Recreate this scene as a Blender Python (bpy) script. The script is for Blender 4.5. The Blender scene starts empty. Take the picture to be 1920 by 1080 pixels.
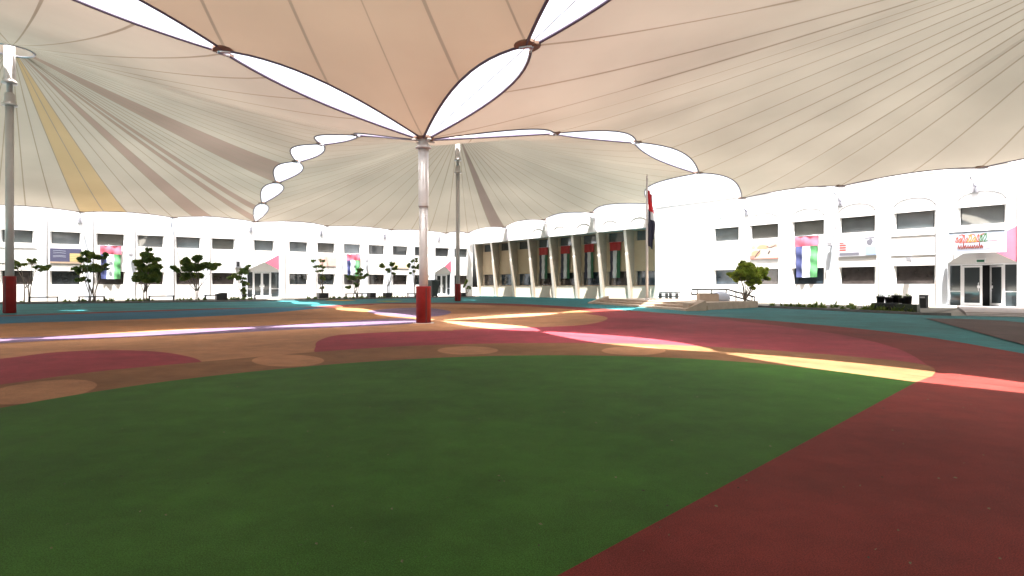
import bpy, bmesh, math, random
from mathutils import Vector, Matrix
random.seed(7)
R = math.radians
S = bpy.context.scene
COL = S.collection
# ------------------------------------------------------------------ camera
CH = 1.3            # camera height
F, HX, HY = 1150.0, 960.0, 535.0
cam = bpy.data.cameras.new('camera'); camo = bpy.data.objects.new('camera', cam); COL.objects.link(camo)
camo.location = (0, 0, CH); camo.rotation_euler = (R(90), 0, 0)
cam.sensor_width = 36; cam.lens = F/1920*36; cam.shift_y = -5/1920; cam.clip_end = 2000; cam.clip_start = 0.05
S.camera = camo
# ------------------------------------------------------------------ world + sun
SUN = Vector((.05, .24, -1)).normalized()       # direction the light travels
el = math.asin(-SUN.z); az = math.atan2(-SUN.x, -SUN.y)
W = bpy.data.worlds.new('World'); S.world = W; W.use_nodes = True
nt = W.node_tree; nt.nodes.clear()
sky = nt.nodes.new('ShaderNodeTexSky'); sky.sky_type = 'NISHITA'; sky.sun_disc = False
sky.sun_elevation = el; sky.sun_rotation = az; sky.dust_density = 9; sky.air_density = 1.0; sky.ozone_density = .6
bg = nt.nodes.new('ShaderNodeBackground'); bg.inputs[1].default_value = .08
wo = nt.nodes.new('ShaderNodeOutputWorld'); hs = nt.nodes.new('ShaderNodeHueSaturation'); hs.inputs['Saturation'].default_value = .4; hs.inputs['Value'].default_value = 1.45
nt.links.new(sky.outputs[0], hs.inputs['Color']); nt.links.new(hs.outputs[0], bg.inputs[0]); nt.links.new(bg.outputs[0], wo.inputs[0])
sl = bpy.data.lights.new('sun', 'SUN'); sl.energy = 5; sl.angle = R(.53); sl.color = (1, .96, .9)
so = bpy.data.objects.new('sun', sl); COL.objects.link(so); so.rotation_euler = SUN.to_track_quat('-Z', 'Y').to_euler(); so.location = (0, 0, 60)
S.view_settings.view_transform = 'Standard'; S.view_settings.look = 'None'; S.view_settings.gamma = 1
S.view_settings.exposure = 2.9
S.cycles.max_bounces = 10; S.cycles.diffuse_bounces = 6; S.cycles.transmission_bounces = 6
S.cycles.sample_clamp_indirect = 8
S.cycles.use_denoising = True

# ------------------------------------------------------------------ helpers
def at(px, py, D): return Vector(((px-HX)/F*D, D, CH+(HY-py)/F*D))
def G(px, py):
    D = CH*F/(py-HY); return ((px-HX)/F*D, D)

def mat(name, col, rough=.7, var=.0, scale=3, bump=0, bscale=60, metal=0, spec=.5, detail=4, col2=None, coords='Object', coat=0):
    m = bpy.data.materials.new(name); m.use_nodes = True
    t = m.node_tree; b = t.nodes['Principled BSDF']
    b.inputs['Base Color'].default_value = (*col, 1); b.inputs['Roughness'].default_value = rough
    b.inputs['Metallic'].default_value = metal; b.inputs['Specular IOR Level'].default_value = spec
    b.inputs['Coat Weight'].default_value = coat
    tc = t.nodes.new('ShaderNodeTexCoord')
    if var or col2:
        n = t.nodes.new('ShaderNodeTexNoise'); n.inputs['Scale'].default_value = scale; n.inputs['Detail'].default_value = detail
        n.inputs['Roughness'].default_value = .6
        t.links.new(tc.outputs[coords], n.inputs['Vector'])
        r = t.nodes.new('ShaderNodeValToRGB'); r.color_ramp.elements[0].position = .3; r.color_ramp.elements[1].position = .7
        c2 = col2 if col2 else tuple(min(1, c*(1+var)) for c in col)
        c1 = col if col2 else tuple(c*(1-var) for c in col)
        r.color_ramp.elements[0].color = (*c1, 1); r.color_ramp.elements[1].color = (*c2, 1)
        t.links.new(n.outputs['Fac'], r.inputs[0]); t.links.new(r.outputs[0], b.inputs['Base Color'])
    if bump:
        n2 = t.nodes.new('ShaderNodeTexNoise'); n2.inputs['Scale'].default_value = bscale; n2.inputs['Detail'].default_value = 3
        t.links.new(tc.outputs[coords], n2.inputs['Vector'])
        bp = t.nodes.new('ShaderNodeBump'); bp.inputs['Strength'].default_value = bump; bp.inputs['Distance'].default_value = .01
        t.links.new(n2.outputs['Fac'], bp.inputs['Height']); t.links.new(bp.outputs[0], b.inputs['Normal'])
    return m

def rubber(name, col):
    """poured rubber crumb: fine granules, broad scuffed and bleached patches"""
    m = bpy.data.materials.new(name); m.use_nodes = True
    t = m.node_tree; b = t.nodes['Principled BSDF']; b.inputs['Roughness'].default_value = .75; b.inputs['Specular IOR Level'].default_value = .08
    tc = t.nodes.new('ShaderNodeTexCoord')
    def noise(sc, det, rg=.6):
        n = t.nodes.new('ShaderNodeTexNoise'); n.inputs['Scale'].default_value = sc; n.inputs['Detail'].default_value = det; n.inputs['Roughness'].default_value = rg
        t.links.new(tc.outputs['Object'], n.inputs['Vector']); return n
    def ramp(src, p0, c0, p1, c1):
        r = t.nodes.new('ShaderNodeValToRGB'); r.color_ramp.elements[0].position = p0; r.color_ramp.elements[0].color = (c0,)*3+(1,)
        r.color_ramp.elements[1].position = p1; r.color_ramp.elements[1].color = (c1,)*3+(1,); t.links.new(src.outputs['Fac'], r.inputs[0]); return r
    g = ramp(noise(150, 2), .35, .6, .68, 1.45); w = ramp(noise(.35, 6, .65), .3, .72, .72, 1.32); k = ramp(noise(2.2, 6, .75), .3, .82, .7, 1.2)
    def mul(a, c):
        x = t.nodes.new('ShaderNodeMix'); x.data_type = 'RGBA'; x.blend_type = 'MULTIPLY'; x.inputs[0].default_value = 1
        x.clamp_result = False
        t.links.new(a, x.inputs[6]); t.links.new(c, x.inputs[7]); return x.outputs[2]
    base = t.nodes.new('ShaderNodeRGB'); base.outputs[0].default_value = (*col, 1)
    o = mul(mul(mul(base.outputs[0], g.outputs[0]), w.outputs[0]), k.outputs[0])
    # pale dust film
    d = noise(.8, 7, .7); dr = ramp(d, .45, 0, .8, .12)
    x = t.nodes.new('ShaderNodeMix'); x.data_type = 'RGBA'; t.links.new(dr.outputs[0], x.inputs[0]); t.links.new(o, x.inputs[6]); x.inputs[7].default_value = (.07, .055, .04, 1)
    t.links.new(x.outputs[2], b.inputs['Base Color'])
    bp = t.nodes.new('ShaderNodeBump'); bp.inputs['Strength'].default_value = .35; bp.inputs['Distance'].default_value = .004
    t.links.new(noise(220, 2).outputs['Fac'], bp.inputs['Height']); t.links.new(bp.outputs[0], b.inputs['Normal'])
    return m

def fabric(name, refl, trans, var=.12):
    m = bpy.data.materials.new(name); m.use_nodes = True
    t = m.node_tree; t.nodes.clear()
    out = t.nodes.new('ShaderNodeOutputMaterial'); add = t.nodes.new('ShaderNodeAddShader')
    d = t.nodes.new('ShaderNodeBsdfDiffuse'); tr = t.nodes.new('ShaderNodeBsdfTranslucent')
    tc = t.nodes.new('ShaderNodeTexCoord')
    n = t.nodes.new('ShaderNodeTexNoise'); n.inputs['Scale'].default_value = .14; n.inputs['Detail'].default_value = 5; n.inputs['Roughness'].default_value = .55
    t.links.new(tc.outputs['Object'], n.inputs['Vector'])
    for node, c, v in ((d, refl, var*.5), (tr, trans, var*2.2)):
        r = t.nodes.new('ShaderNodeValToRGB'); r.color_ramp.elements[0].position = .3; r.color_ramp.elements[1].position = .72
        r.color_ramp.elements[0].color = (*[x*(1-v) for x in c], 1); r.color_ramp.elements[1].color = (*[min(1, x*(1+v)) for x in c], 1)
        t.links.new(n.outputs['Fac'], r.inputs[0]); t.links.new(r.outputs[0], node.inputs[0])
    t.links.new(d.outputs[0], add.inputs[0]); t.links.new(tr.outputs[0], add.inputs[1]); t.links.new(add.outputs[0], out.inputs[0])
    return m

class MB:
    def __init__(s): s.v = []; s.f = []; s.m = []; s.sm = []
    def face(s, pts, m=0, smooth=False):
        i = len(s.v); s.v += [tuple(p) for p in pts]; s.f.append(tuple(range(i, i+len(pts)))); s.m.append(m); s.sm.append(smooth)
    def box(s, x0, x1, y0, y1, z0, z1, m=0, M=None):
        P = [Vector((x, y, z)) for z in (z0, z1) for y in (y0, y1) for x in (x0, x1)]
        if M is not None: P = [M @ p for p in P]
        i = len(s.v); s.v += [tuple(p) for p in P]
        for q in ((0, 2, 3, 1), (4, 5, 7, 6), (0, 1, 5, 4), (2, 6, 7, 3), (0, 4, 6, 2), (1, 3, 7, 5)):
            s.f.append(tuple(i+k for k in q)); s.m.append(m); s.sm.append(False)
    def tube(s, path, rad, n=8, m=0, caps=True, smooth=True):
        path = [Vector(p) for p in path]
        if not hasattr(rad, '__len__'): rad = [rad]*len(path)
        i0 = len(s.v); u = None
        for k, p in enumerate(path):
            d = (path[min(k+1, len(path)-1)]-path[max(k-1, 0)]).normalized()
            if u is None:
                u = d.orthogonal().normalized()
            else:
                u = (u-d*u.dot(d)).normalized()
            w = d.cross(u)
            for j in range(n):
                a = 2*math.pi*j/n; s.v.append(tuple(p+(u*math.cos(a)+w*math.sin(a))*rad[k]))
        for k in range(len(path)-1):
            for j in range(n):
                a = i0+k*n+j; b = i0+k*n+(j+1) % n
                s.f.append((a, b, b+n, a+n)); s.m.append(m); s.sm.append(smooth)
        if caps:
            s.f.append(tuple(i0+j for j in reversed(range(n)))); s.m.append(m); s.sm.append(False)
            e = i0+(len(path)-1)*n
            s.f.append(tuple(e+j for j in range(n))); s.m.append(m); s.sm.append(False)
    def lathe(s, prof, n=24, m=0, c=(0, 0)):
        i0 = len(s.v)
        for r, z in prof:
            for j in range(n):
                a = 2*math.pi*j/n; s.v.append((c[0]+r*math.cos(a), c[1]+r*math.sin(a), z))
        for k in range(len(prof)-1):
            for j in range(n):
                a = i0+k*n+j; b = i0+k*n+(j+1) % n
                s.f.append((a, b, b+n, a+n)); s.m.append(m)
                s.sm.append(abs(prof[k+1][0]-prof[k][0]) < .6*abs(prof[k+1][1]-prof[k][1]))
        s.f.append(tuple(i0+j for j in reversed(range(n)))); s.m.append(m); s.sm.append(False)
        e = i0+(len(prof)-1)*n
        s.f.append(tuple(e+j for j in range(n))); s.m.append(m); s.sm.append(False)
    def build(s, name, mats, parent=None, weld=False):
        me = bpy.data.meshes.new(name); me.from_pydata(s.v, [], s.f)
        for mm in (mats if isinstance(mats, (list, tuple)) else [mats]): me.materials.append(mm)
        me.polygons.foreach_set('material_index', s.m); me.polygons.foreach_set('use_smooth', s.sm)
        if weld:
            b = bmesh.new(); b.from_mesh(me); bmesh.ops.remove_doubles(b, verts=b.verts, dist=1e-4); b.to_mesh(me); b.free()
        me.update()
        o = bpy.data.objects.new(name, me); COL.objects.link(o)
        if parent: o.parent = parent
        return o

def tag(o, label=None, cat=None, group=None, kind=None):
    if label: o['label'] = label
    if cat: o['category'] = cat
    if group: o['group'] = group
    if kind: o['kind'] = kind
    return o
def thing(name, label, cat, loc=(0, 0, 0), rz=0, group=None):
    o = bpy.data.objects.new(name, None); COL.objects.link(o); o.empty_display_size = .3
    o.location = loc; o.rotation_euler = (0, 0, rz); return tag(o, label, cat, group)
def copy_tree(o, parent=None):
    c = o.copy(); COL.objects.link(c)
    if parent: c.parent = parent
    for ch in list(o.children): copy_tree(ch, c)
    return c
def spline(pts, n=8, closed=False):
    out = []; N = len(pts)
    for i in range(N if closed else N-1):
        if closed: p = [pts[(i+k-1) % N] for k in range(4)]
        else: p = [pts[max(i-1, 0)], pts[i], pts[i+1], pts[min(i+2, N-1)]]
        for k in range(n):
            t = k/n
            out.append(tuple(.5*((2*p[1][d])+(-p[0][d]+p[2][d])*t+(2*p[0][d]-5*p[1][d]+4*p[2][d]-p[3][d])*t*t+(-p[0][d]+3*p[1][d]-3*p[2][d]+p[3][d])*t**3) for d in range(len(pts[0]))))
    if not closed: out.append(tuple(pts[-1]))
    return out

# ------------------------------------------------------------------ frames of the building fronts
A0 = Vector((-36.8, 50.5, 0)); RA = math.atan2(.604, .797)      # left wing: local x along the wall, y into it
B0 = Vector((16.34, 46.85, 0)); RB = math.atan2(-.797, .604)    # right wing and hall
MA = Matrix.Translation(A0) @ Matrix.Rotation(RA, 4, 'Z')
MBm = Matrix.Translation(B0) @ Matrix.Rotation(RB, 4, 'Z')

# ------------------------------------------------------------------ materials
wallm = mat('white_render', (.56, .545, .54), .85, .04, .7, .15, 25)
pilm = mat('pilaster_blue_grey', (.44, .47, .52), .85, .05, .8)  # bluish grey, a little darker than the wall
wallw = mat('white_trim', (.64, .63, .625), .7, .02, 1)
grey = mat('grey_reveal', (.62, .61, .60), .7, .05, 2)
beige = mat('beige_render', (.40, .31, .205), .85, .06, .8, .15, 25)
beige2 = mat('beige_low_wall', (.54, .49, .42), .85, .06, .8, .15, 25)
fins = mat('fin_side_shaded', (.33, .275, .215), .85, .08, 1.2)  # shade on the fin sides put into the colour; also on hall reveals
finm = mat('fin_edge_lit', (.70, .66, .61), .8, .06, 1.2)  # same fins, front edges: their brightness put into the colour
glass = mat('tinted_glass', (.05, .055, .06), .03, 0, spec=1, metal=.3)
glass.node_tree.nodes['Principled BSDF'].inputs['Base Color'].default_value = (.10, .115, .12, 1)
glassv = []
for k, (cc, mt_) in enumerate((((.10, .115, .12), .3), ((.07, .075, .08), .24), ((.13, .15, .165), .36), ((.085, .085, .08), .28))):
    gm = mat('tinted_glass_%s' % ('clear', 'deep', 'pale', 'smoked')[k], cc, .03+.01*k, .18, .9, spec=1, metal=mt_); glassv.append(gm)
glass2v = [mat('dark_glass_%s' % ('deep', 'brown', 'blue')[k], cc, .04, .5, 1.4, spec=1, metal=.1) for k, cc in enumerate(((.03, .036, .04), (.05, .042, .04), (.035, .05, .065)))]
glass2 = mat('dark_glass', (.045, .055, .06), .04, 0, spec=1, metal=.1)
pink = mat('pink_paint', (.62, .13, .20), .6, .05, 2)
dark = mat('dark_interior', (.01, .01, .012), .9)
frame = mat('white_frame', (.75, .76, .78), .35)
black = mat('black_metal', (.012, .013, .016), .4)
steel = mat('white_steel', (.42, .39, .38), .3, .05, 3, coat=.3)
redp = mat('red_pad', (.18, .007, .006), .6, .2, 4, .2, 30, spec=.25)
redd = mat('pad_seam', (.09, .006, .006), .6)
cable = mat('cable_dark', (.07, .055, .09), .5)
plate = mat('corner_patch', (.16, .09, .06), .6, .2, 5)
galv = mat('galvanised', (.45, .45, .5), .35, .1, 10, metal=.7)
ledm = mat('beige_stone', (.42, .33, .26), .8, .12, 2.5, .3, 20)
ledm2 = mat('worn_beige_stone', (.34, .26, .20), .8, .2, 2.5, .3, 20)
pave = mat('stone_paving', (.35, .31, .30), .85, .15, 3, .3, 15)
kerbm = mat('kerb', (.13, .13, .13), .8, .2, 3, .3, 20)
bed = mat('planting_soil', (.10, .09, .07), .9, .3, 1.5, .5, 12, col2=(.16, .15, .13))
barkm = mat('bark', (.22, .18, .15), .9, .2, 8, .3, 40)
def leafmat(name, c1, c2):
    m = mat(name, c1, .55, 0, 1.3, col2=c2, detail=2); t = m.node_tree; b = t.nodes['Principled BSDF']
    tr = t.nodes.new('ShaderNodeBsdfTranslucent'); tr.inputs[0].default_value = (c2[0]*1.2, c2[1]*1.2, c2[2], 1)
    mx = t.nodes.new('ShaderNodeMixShader'); mx.inputs[0].default_value = .4; out = t.nodes['Material Output']
    t.links.new(b.outputs[0], mx.inputs[1]); t.links.new(tr.outputs[0], mx.inputs[2]); t.links.new(mx.outputs[0], out.inputs[0]); return m
leaf_d = leafmat('leaf_dark', (.05, .09, .022), (.11, .18, .04))
leaf_o = leafmat('leaf_olive', (.08, .12, .02), (.17, .22, .04))
leaf_l = leafmat('leaf_light', (.16, .25, .03), (.42, .50, .08))
flag_r = mat('flag_red', (.50, .02, .03), .7, .06, 3)
flag_hr = mat('flag_shaded_red', (.30, .012, .012), .7, .08, 3); flag_hw = mat('flag_shaded_white', (.42, .42, .42), .7, .06, 2); flag_hg = mat('flag_shaded_green', (.012, .075, .03), .7, .1, 3)  # hall flags: shade of the bays put into darker cloth colours
flag_k = mat('flag_black', (.012, .012, .03), .6)
flag_w = mat('flag_white', (.72, .74, .78), .7, .05, 2)
flag_g = mat('flag_green', (.015, .15, .06), .7, .08, 3)

# ------------------------------------------------------------------ ground
terr = mat('courtyard_ground', (.20, .18, .15), .9, .15, .3)
g = MB(); g.face([(-400, -400, 0), (400, -400, 0), (400, 400, 0), (-400, 400, 0)]); tag(g.build('ground', terr), kind='structure')

RC = dict(teal=rubber('rubber_teal', (.022, .14, .155)), blue=rubber('rubber_blue', (.012, .09, .15)),
          green=rubber('rubber_green', (.031, .092, .014)), brown=rubber('rubber_brown', (.16, .078, .036)),
          tan=rubber('rubber_tan', (.29, .145, .075)), red=rubber('rubber_red', (.21, .032, .045)),
          maroon=rubber('rubber_maroon', (.128, .021, .018)), purple=rubber('rubber_purple', (.10, .066, .11)),
          dkbrown=rubber('rubber_grey_brown', (.075, .05, .046)), ochre=rubber('rubber_ochre', (.40, .24, .05)), lime=rubber('rubber_lime', (.22, .27, .03)),
          orange=rubber('rubber_orange', (.215, .098, .042)))
keys = list(RC)
gr = MB(); LV = [0.02]
def sheet(col, pts, smooth=True, n=8):
    """one coloured field of the rubber surface, 4 mm above the field under it; pts on the ground in metres"""
    P = spline(pts, n, True) if smooth else pts
    gr.face([(x, y, LV[0]) for x, y in P], keys.index(col)); LV[0] += .0012
def gp(l): return [G(*p) for p in l]
def arc(c, r, a0, a1, n=40): return [(c[0]+r*math.cos(R(a0+(a1-a0)*k/n)), c[1]+r*math.sin(R(a0+(a1-a0)*k/n))) for k in range(n+1)]
far_left = gp([(-260, 575), (0, 571), (300, 568), (540, 564.5), (700, 561), (800, 559), (890, 557.5)])
KL = spline(far_left, 6)
# kerb line on the right
hallfoot = [(MBm @ Vector((x, .8, 0))).xy[:] for x in (-34.5, -7.2)]
KR = [(5.6, 43.4), (14.3, 35.8), (17.6, 26.3)]
sheet('teal', [(x, y) for x, y in KL]+[hallfoot[0], hallfoot[1], (14.3, 35.8), (18.0, 26.0), (27, 22), (45, 8), (40, -30), (-40, -30), (-75, 10)], False)
# outer sweep of maroon inside the teal
mar = gp([(560, 577), (700, 569.5), (820, 568), (960, 570), (1100, 577.5), (1300, 591.5), (1500, 607), (1700, 628), (1920, 665)])
marS = spline(mar, 6)
sheet('maroon', [G(-300, 606), G(0, 592.5), G(200, 585), G(400, 579)]+marS+[(11, 6), (13, -14), (-30, -14)], False)
# blue band on the left
sheet('blue', gp([(-300, 608), (0, 594.5), (250, 586), (480, 578.5), (560, 577.5), (640, 577), (645, 580), (500, 589), (340, 597), (180, 603), (0, 609), (-300, 628)]), False)
# orange brown field
ob = spline(gp([(-300, 628), (0, 608.5), (180, 602.5), (340, 596.5), (500, 588), (600, 579), (700, 572.5), (820, 570), (960, 574), (1060, 580), (1130, 588.5)]), 6)
sheet('orange', ob+gp([(1130, 600), (1000, 640), (600, 700), (200, 760), (-300, 820)]), False)
# red field right
rd = spline(gp([(1115, 587), (1180, 586.5), (1300, 594.5), (1450, 611), (1580, 630), (1680, 655), (1742, 689)]), 6)
sheet('red', rd+gp([(1600, 674), (1400, 661), (1200, 655), (1000, 652), (850, 652)])+gp([(850, 615), (1000, 600)]), False)
# tan lobe under the post and far left tan field
sheet('tan', gp([(820, 592), (960, 585.5), (1060, 587), (1130, 594), (1134, 602), (1090, 611), (1000, 615), (880, 619), (780, 622), (660, 628), (610, 636), (590, 648), (596, 661), (480, 672), (380, 681), (250, 690), (-100, 700), (-300, 720), (-300, 664), (0, 648), (200, 637), (400, 628), (560, 618), (700, 607), (770, 600)]), True, 5)
sheet('purple', gp([(-300, 664), (0, 646), (200, 636), (400, 627.5), (600, 617), (770, 608.5), (770, 598.5), (700, 600), (600, 607), (420, 616), (200, 628), (0, 636), (-300, 652)]), True, 5)
sheet('purple', gp([(690, 585), (740, 579), (800, 578), (838, 583), (845, 588), (820, 594), (770, 596), (720, 592)]), True)
sheet('tan', gp([(700, 571.6), (800, 571), (880, 572), (930, 575), (900, 578), (820, 576), (760, 574)]), True)
# red lobes
sheet('red', gp([(592, 652), (600, 640), (640, 630), (740, 624.5), (860, 622), (960, 621), (1060, 617), (1160, 617), (1300, 640), (1340, 661), (1200, 660), (1000, 655), (800, 655), (700, 660), (600, 665)]), True)
sheet('red', gp([(-200, 694), (0, 676), (100, 664), (200, 659.5), (290, 662), (350, 671), (378, 682), (360, 690), (200, 715), (0, 740), (-200, 770)]), True)
# brown ring round the green circle
C0 = (.35, 4.95)
ring = gp([(-200, 752), (0, 726), (180, 701), (380, 682), (600, 662.5), (800, 650), (1000, 646), (1200, 647.5), (1400, 657), (1600, 672), (1742, 690), (1738, 722)])
sheet('brown', spline(ring, 8)+[(5.05, 8.0), (1, 3), (-5, 3), (-6.5, 4.5)], False)
for e in ((540, 680, 68, 11.5), (877, 660.5, 57, 8), (1188, 661, 60, 8.5), (70, 741, 112, 20)):
    sheet('tan', gp([(e[0]+e[2]*math.cos(a), e[1]+e[3]*math.sin(a)-(e[0] < 200)*.12*e[2]*math.cos(a)) for a in [R(k*30) for k in range(12)]]), True, 4)
# green disc cut by the straight maroon edge
gpts = spline(gp([(0, 772), (170, 742), (340, 717), (520, 697), (700, 682), (900, 672), (1100, 670.5), (1300, 677), (1500, 693), (1718, 722)]), 8)
e1 = Vector(G(1718, 722)); e2 = Vector(G(1075, 1080)); dd = (e2-e1).normalized()
sheet('green', gpts+[tuple(e1+dd*14), (-9, -6), (-8.6, 0), (-6.6, 4.2)], False)
sheet('maroon', [tuple(e1), tuple(e1+dd*14), (20, -12), (12, 3), G(1920, 700), G(1760, 706)], False)
sheet('dkbrown', gp([(1735, 599), (1800, 599.5), (1880, 603), (2000, 616), (2200, 700), (1920, 650)]), False)
sheet('ochre', gp([(608, 563.8), (640, 563), (668, 563.8), (640, 565)]), True)
sheet('lime', gp([(705, 565.6), (735, 565), (755, 565.7), (730, 566.6)]), True)
rub = gr.build('playground_surface', [RC[k] for k in keys]); tag(rub, 'multi-coloured poured rubber playground surface', None, kind='structure')

# beds behind the kerbs
b = MB()
b.face([(x, y, .03) for x, y in KL]+[(MA @ Vector((x, .3, .03))).xy[:]+(.03,) for x in (39, -30)])
tag(b.build('planting_bed', bed), kind='structure')
b = MB(); b.face([(14.3, 36.2, .034), (17.7, 26.4, .034), (MBm @ Vector((15.2, .3, .034))), (MBm @ Vector((-7, .3, .034)))][::1])
tag(b.build('planting_bed', bed), kind='structure')
b = MB(); b.face([(22.6, 23.8, .034), (45, 8, .034), (MBm @ Vector((40, .3, .034))), (MBm @ Vector((18.2, .3, .034)))])
tag(b.build('planting_bed', bed), kind='structure')
def kerb(path, w=.16, h=.13):
    m = MB(); P = [Vector((x, y, 0)) for x, y in path]; L = []
    for i, p in enumerate(P):
        d = (P[min(i+1, len(P)-1)]-P[max(i-1, 0)]).normalized(); n = Vector((-d.y, d.x, 0)); L.append((p-n*w/2, p+n*w/2))
    for (a, c), (e, f) in zip(L, L[1:]):
        u = Vector((0, 0, h))
        m.face([a+u, e+u, f+u, c+u]); m.face([a, e, e+u, a+u]); m.face([c+u, f+u, f, c])
    tag(m.build('kerb', kerbm), kind='structure')
kerb(KL); kerb([(14.3, 35.9), (16.3, 30.6), (17.7, 26.4), (18.6, 26.0)]); kerb([(21.9, 24.2), (30, 18.5), (45, 8)])
# stone path with two steps up to the right entrance
pth = MB()
M1_ = MBm
c0 = Vector((19.0, 25.6, 0)); c1 = Vector((21.8, 23.9, 0)); d0 = M1_ @ Vector((15.0, -.2, 0)); d1 = M1_ @ Vector((18.4, -.2, 0))
for k, (a, zz) in enumerate(((0, .06), (.06, .10), (.12, .14))):
    p = [c0.lerp(d0, a), c1.lerp(d1, a), d1, d0]; z0 = Vector((0, 0, 0)); z1 = Vector((0, 0, zz))
    pth.face([q+z1 for q in p])
    for i in range(4): pth.face([p[i], p[(i+1) % 4], p[(i+1) % 4]+z1, p[i]+z1])
tag(pth.build('path', pave), 'pale stone path leading to the right entrance', kind='structure')

# ------------------------------------------------------------------ canopies
fab = {'beige': fabric('membrane_beige', (.44, .39, .335), (.0235, .0206, .0170)),
       'tan': fabric('membrane_tan', (.42, .34, .265), (.0212, .0164, .0120)),
       'seam': fabric('membrane_seam', (.31, .26, .20), (.0120, .0098, .0076)),
       'rose': fabric('membrane_rose', (.36, .26, .21), (.0165, .0126, .0107)),
       'amber': fabric('membrane_amber', (.50, .36, .18), (.0222, .0165, .0102)),
       'clay': fabric('membrane_clay', (.32, .24, .21), (.0115, .009, .0078))}
fk = list(fab)
ZT = 12.5
def canopy(label, mast, nodes, base='beige', bands={}, pn=2.2, sag=.9, ZT=12.5, sw=.085):
    cx, cy = mast; c = Vector((cx, cy))
    root = thing('tensile_canopy', label, 'canopy', (cx, cy, 0), 0, 'cone shaped fabric canopies over the courtyard')
    N = len(nodes); cols = []      # boundary columns: (x,y,z)
    for i in range(N):
        A, B = Vector(nodes[i][:3]), Vector(nodes[(i+1) % N][:3])
        L = (B-A).length; sg = nodes[i][3] if len(nodes[i]) > 3 else sag
        n = max(2, round(pn*L/7))
        for k in range(n):
            ns = max(3, round(12/n)); ts = [k/n, k/n+.09/L]+[(k+.08+.92*q/ns)/n for q in range(1, ns)]
            for j, t in enumerate(ts):
                p = A.lerp(B, t); w = 4*t*(1-t)
                q = Vector((p.x, p.y)); inn = (c-q).normalized(); q = q+inn*sg*w
                kind = fk.index('seam') if j == 0 else fk.index(bands.get((i, k), base))
                cols.append((q.x, q.y, p.z+.22*sg*w, kind, j == 1))
    m = MB(); NR = 16; rr = .85
    idx = []
    for (x, y, z, kd, s2) in cols:
        d = Vector((x-cx, y-cy)); dn = d.normalized(); L = d.length; col = []
        for j in range(NR+1):
            r = (j/NR)**.85; h = rr+(L-rr)*r; zz = z+(ZT-z)*(1-r)**1.17
            vx, vy = dn.x*h, dn.y*h
            if s2:      # second edge of a welded seam keeps its width up to the ring
                pv = m.v[idx[-1][j]]; e_ = Vector((vx-pv[0], vy-pv[1])); w_ = sw if r > .12 else .03
                if e_.length < w_: e_ = Vector((-dn.y, dn.x))*(w_ if e_.dot(Vector((-dn.y, dn.x))) > 0 else -w_)
                vx, vy = pv[0]+e_.x, pv[1]+e_.y
            col.append(len(m.v)); m.v.append((vx, vy, zz))
        idx.append(col)
    for i in range(len(idx)):
        a, b2 = idx[i], idx[(i+1) % len(idx)]
        for j in range(NR):
            m.f.append((a[j], a[j+1], b2[j+1], b2[j])); m.m.append(cols[i][3]); m.sm.append(True)
    m.build('membrane', [fab[k] for k in fk], root)
    e = MB(); path = [(x-cx, y-cy, z) for x, y, z, _, _ in cols]; path.append(path[0]); e.tube(path, .045, 6, caps=False); e.build('edge_cable', cable, root)
    r = MB(); r.tube([(rr*math.cos(R(k*15)), rr*math.sin(R(k*15)), ZT) for k in range(25)], .05, 8, caps=False)
    for k in range(4):
        a = R(45+90*k); r.tube([(rr*math.cos(a), rr*math.sin(a), ZT), (.12*math.cos(a), .12*math.sin(a), ZT+.75)], .03, 6)
    r.build('apex_ring', galv, root)
    r = MB(); n_ = 32
    pr = [(rr-.02, ZT+.02), (.76, ZT+.3), (.6, ZT+.62)]
    for (ra, za), (rb, zb_) in zip(pr, pr[1:]):
        for k in range(n_):
            a, b_ = 2*math.pi*k/n_, 2*math.pi*(k+1)/n_; r.face([(ra*math.cos(a), ra*math.sin(a), za), (ra*math.cos(b_), ra*math.sin(b_), za), (rb*math.cos(b_), rb*math.sin(b_), zb_), (rb*math.cos(a), rb*math.sin(a), zb_)], 0, True)
    r.build('hood', fab['beige'], root, weld=True)
    for i in range(N):
        p = Vector(nodes[i][:3])-Vector((cx, cy, 0)); inn = Vector((-p.x, -p.y, 0)).normalized(); tng = Vector((-inn.y, inn.x, 0))
        inn = (inn+Vector((0, 0, .25))).normalized()
        k = MB(); O = p-Vector((0, 0, .04)); top = []
        for a in range(0, 181, 20):
            top.append(O+tng*.30*math.cos(R(a))+inn*.26*math.sin(R(a)))
        k.face(top); k.face([q+Vector((0, 0, .07)) for q in reversed(top)])
        for a in range(len(top)): 
            q, w = top[a], top[(a+1) % len(top)]; k.face([q, w, w+Vector((0, 0, .07)), q+Vector((0, 0, .07))])
        k.tube([O-tng*.16+Vector((0, 0, .0)), O+tng*.16], .05, 8, 1)
        k.build('corner_plate', [plate, galv], root)
    return root
def wl(M, x, off, z): p = M @ Vector((x, -off, z)); return (p.x, p.y, z)
P0 = (-3.0, 20.8, 6.25)
c12 = [(-6.7, 26.9, 7.9), (-10.2, 33.0, 8.9), (-13.7, 39.2, 9.2), (-17.4, 45.4, 8.9), (-21.0, 51.6, 8.2)]
c23 = [(1.75, 26.6, 7.9), (6.5, 32.4, 8.85), (11.75, 38.8, 8.4)]
c14 = [(-7.85, 16.8, 7.7), (-11.9, 12.5, 8.5), (-16.3, 8.6, 8.9), (-20.8, 4.6, 8.6)]
c34 = [(.37, 15.3, 7.25), (3.5, 9.75, 8.2), (6.55, 4.15, 8.9), (10.1, -.6, 8.8), (13.4, -5.6, 8.2)]
gapd = .10; narrow = [c34[1]]
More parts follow.
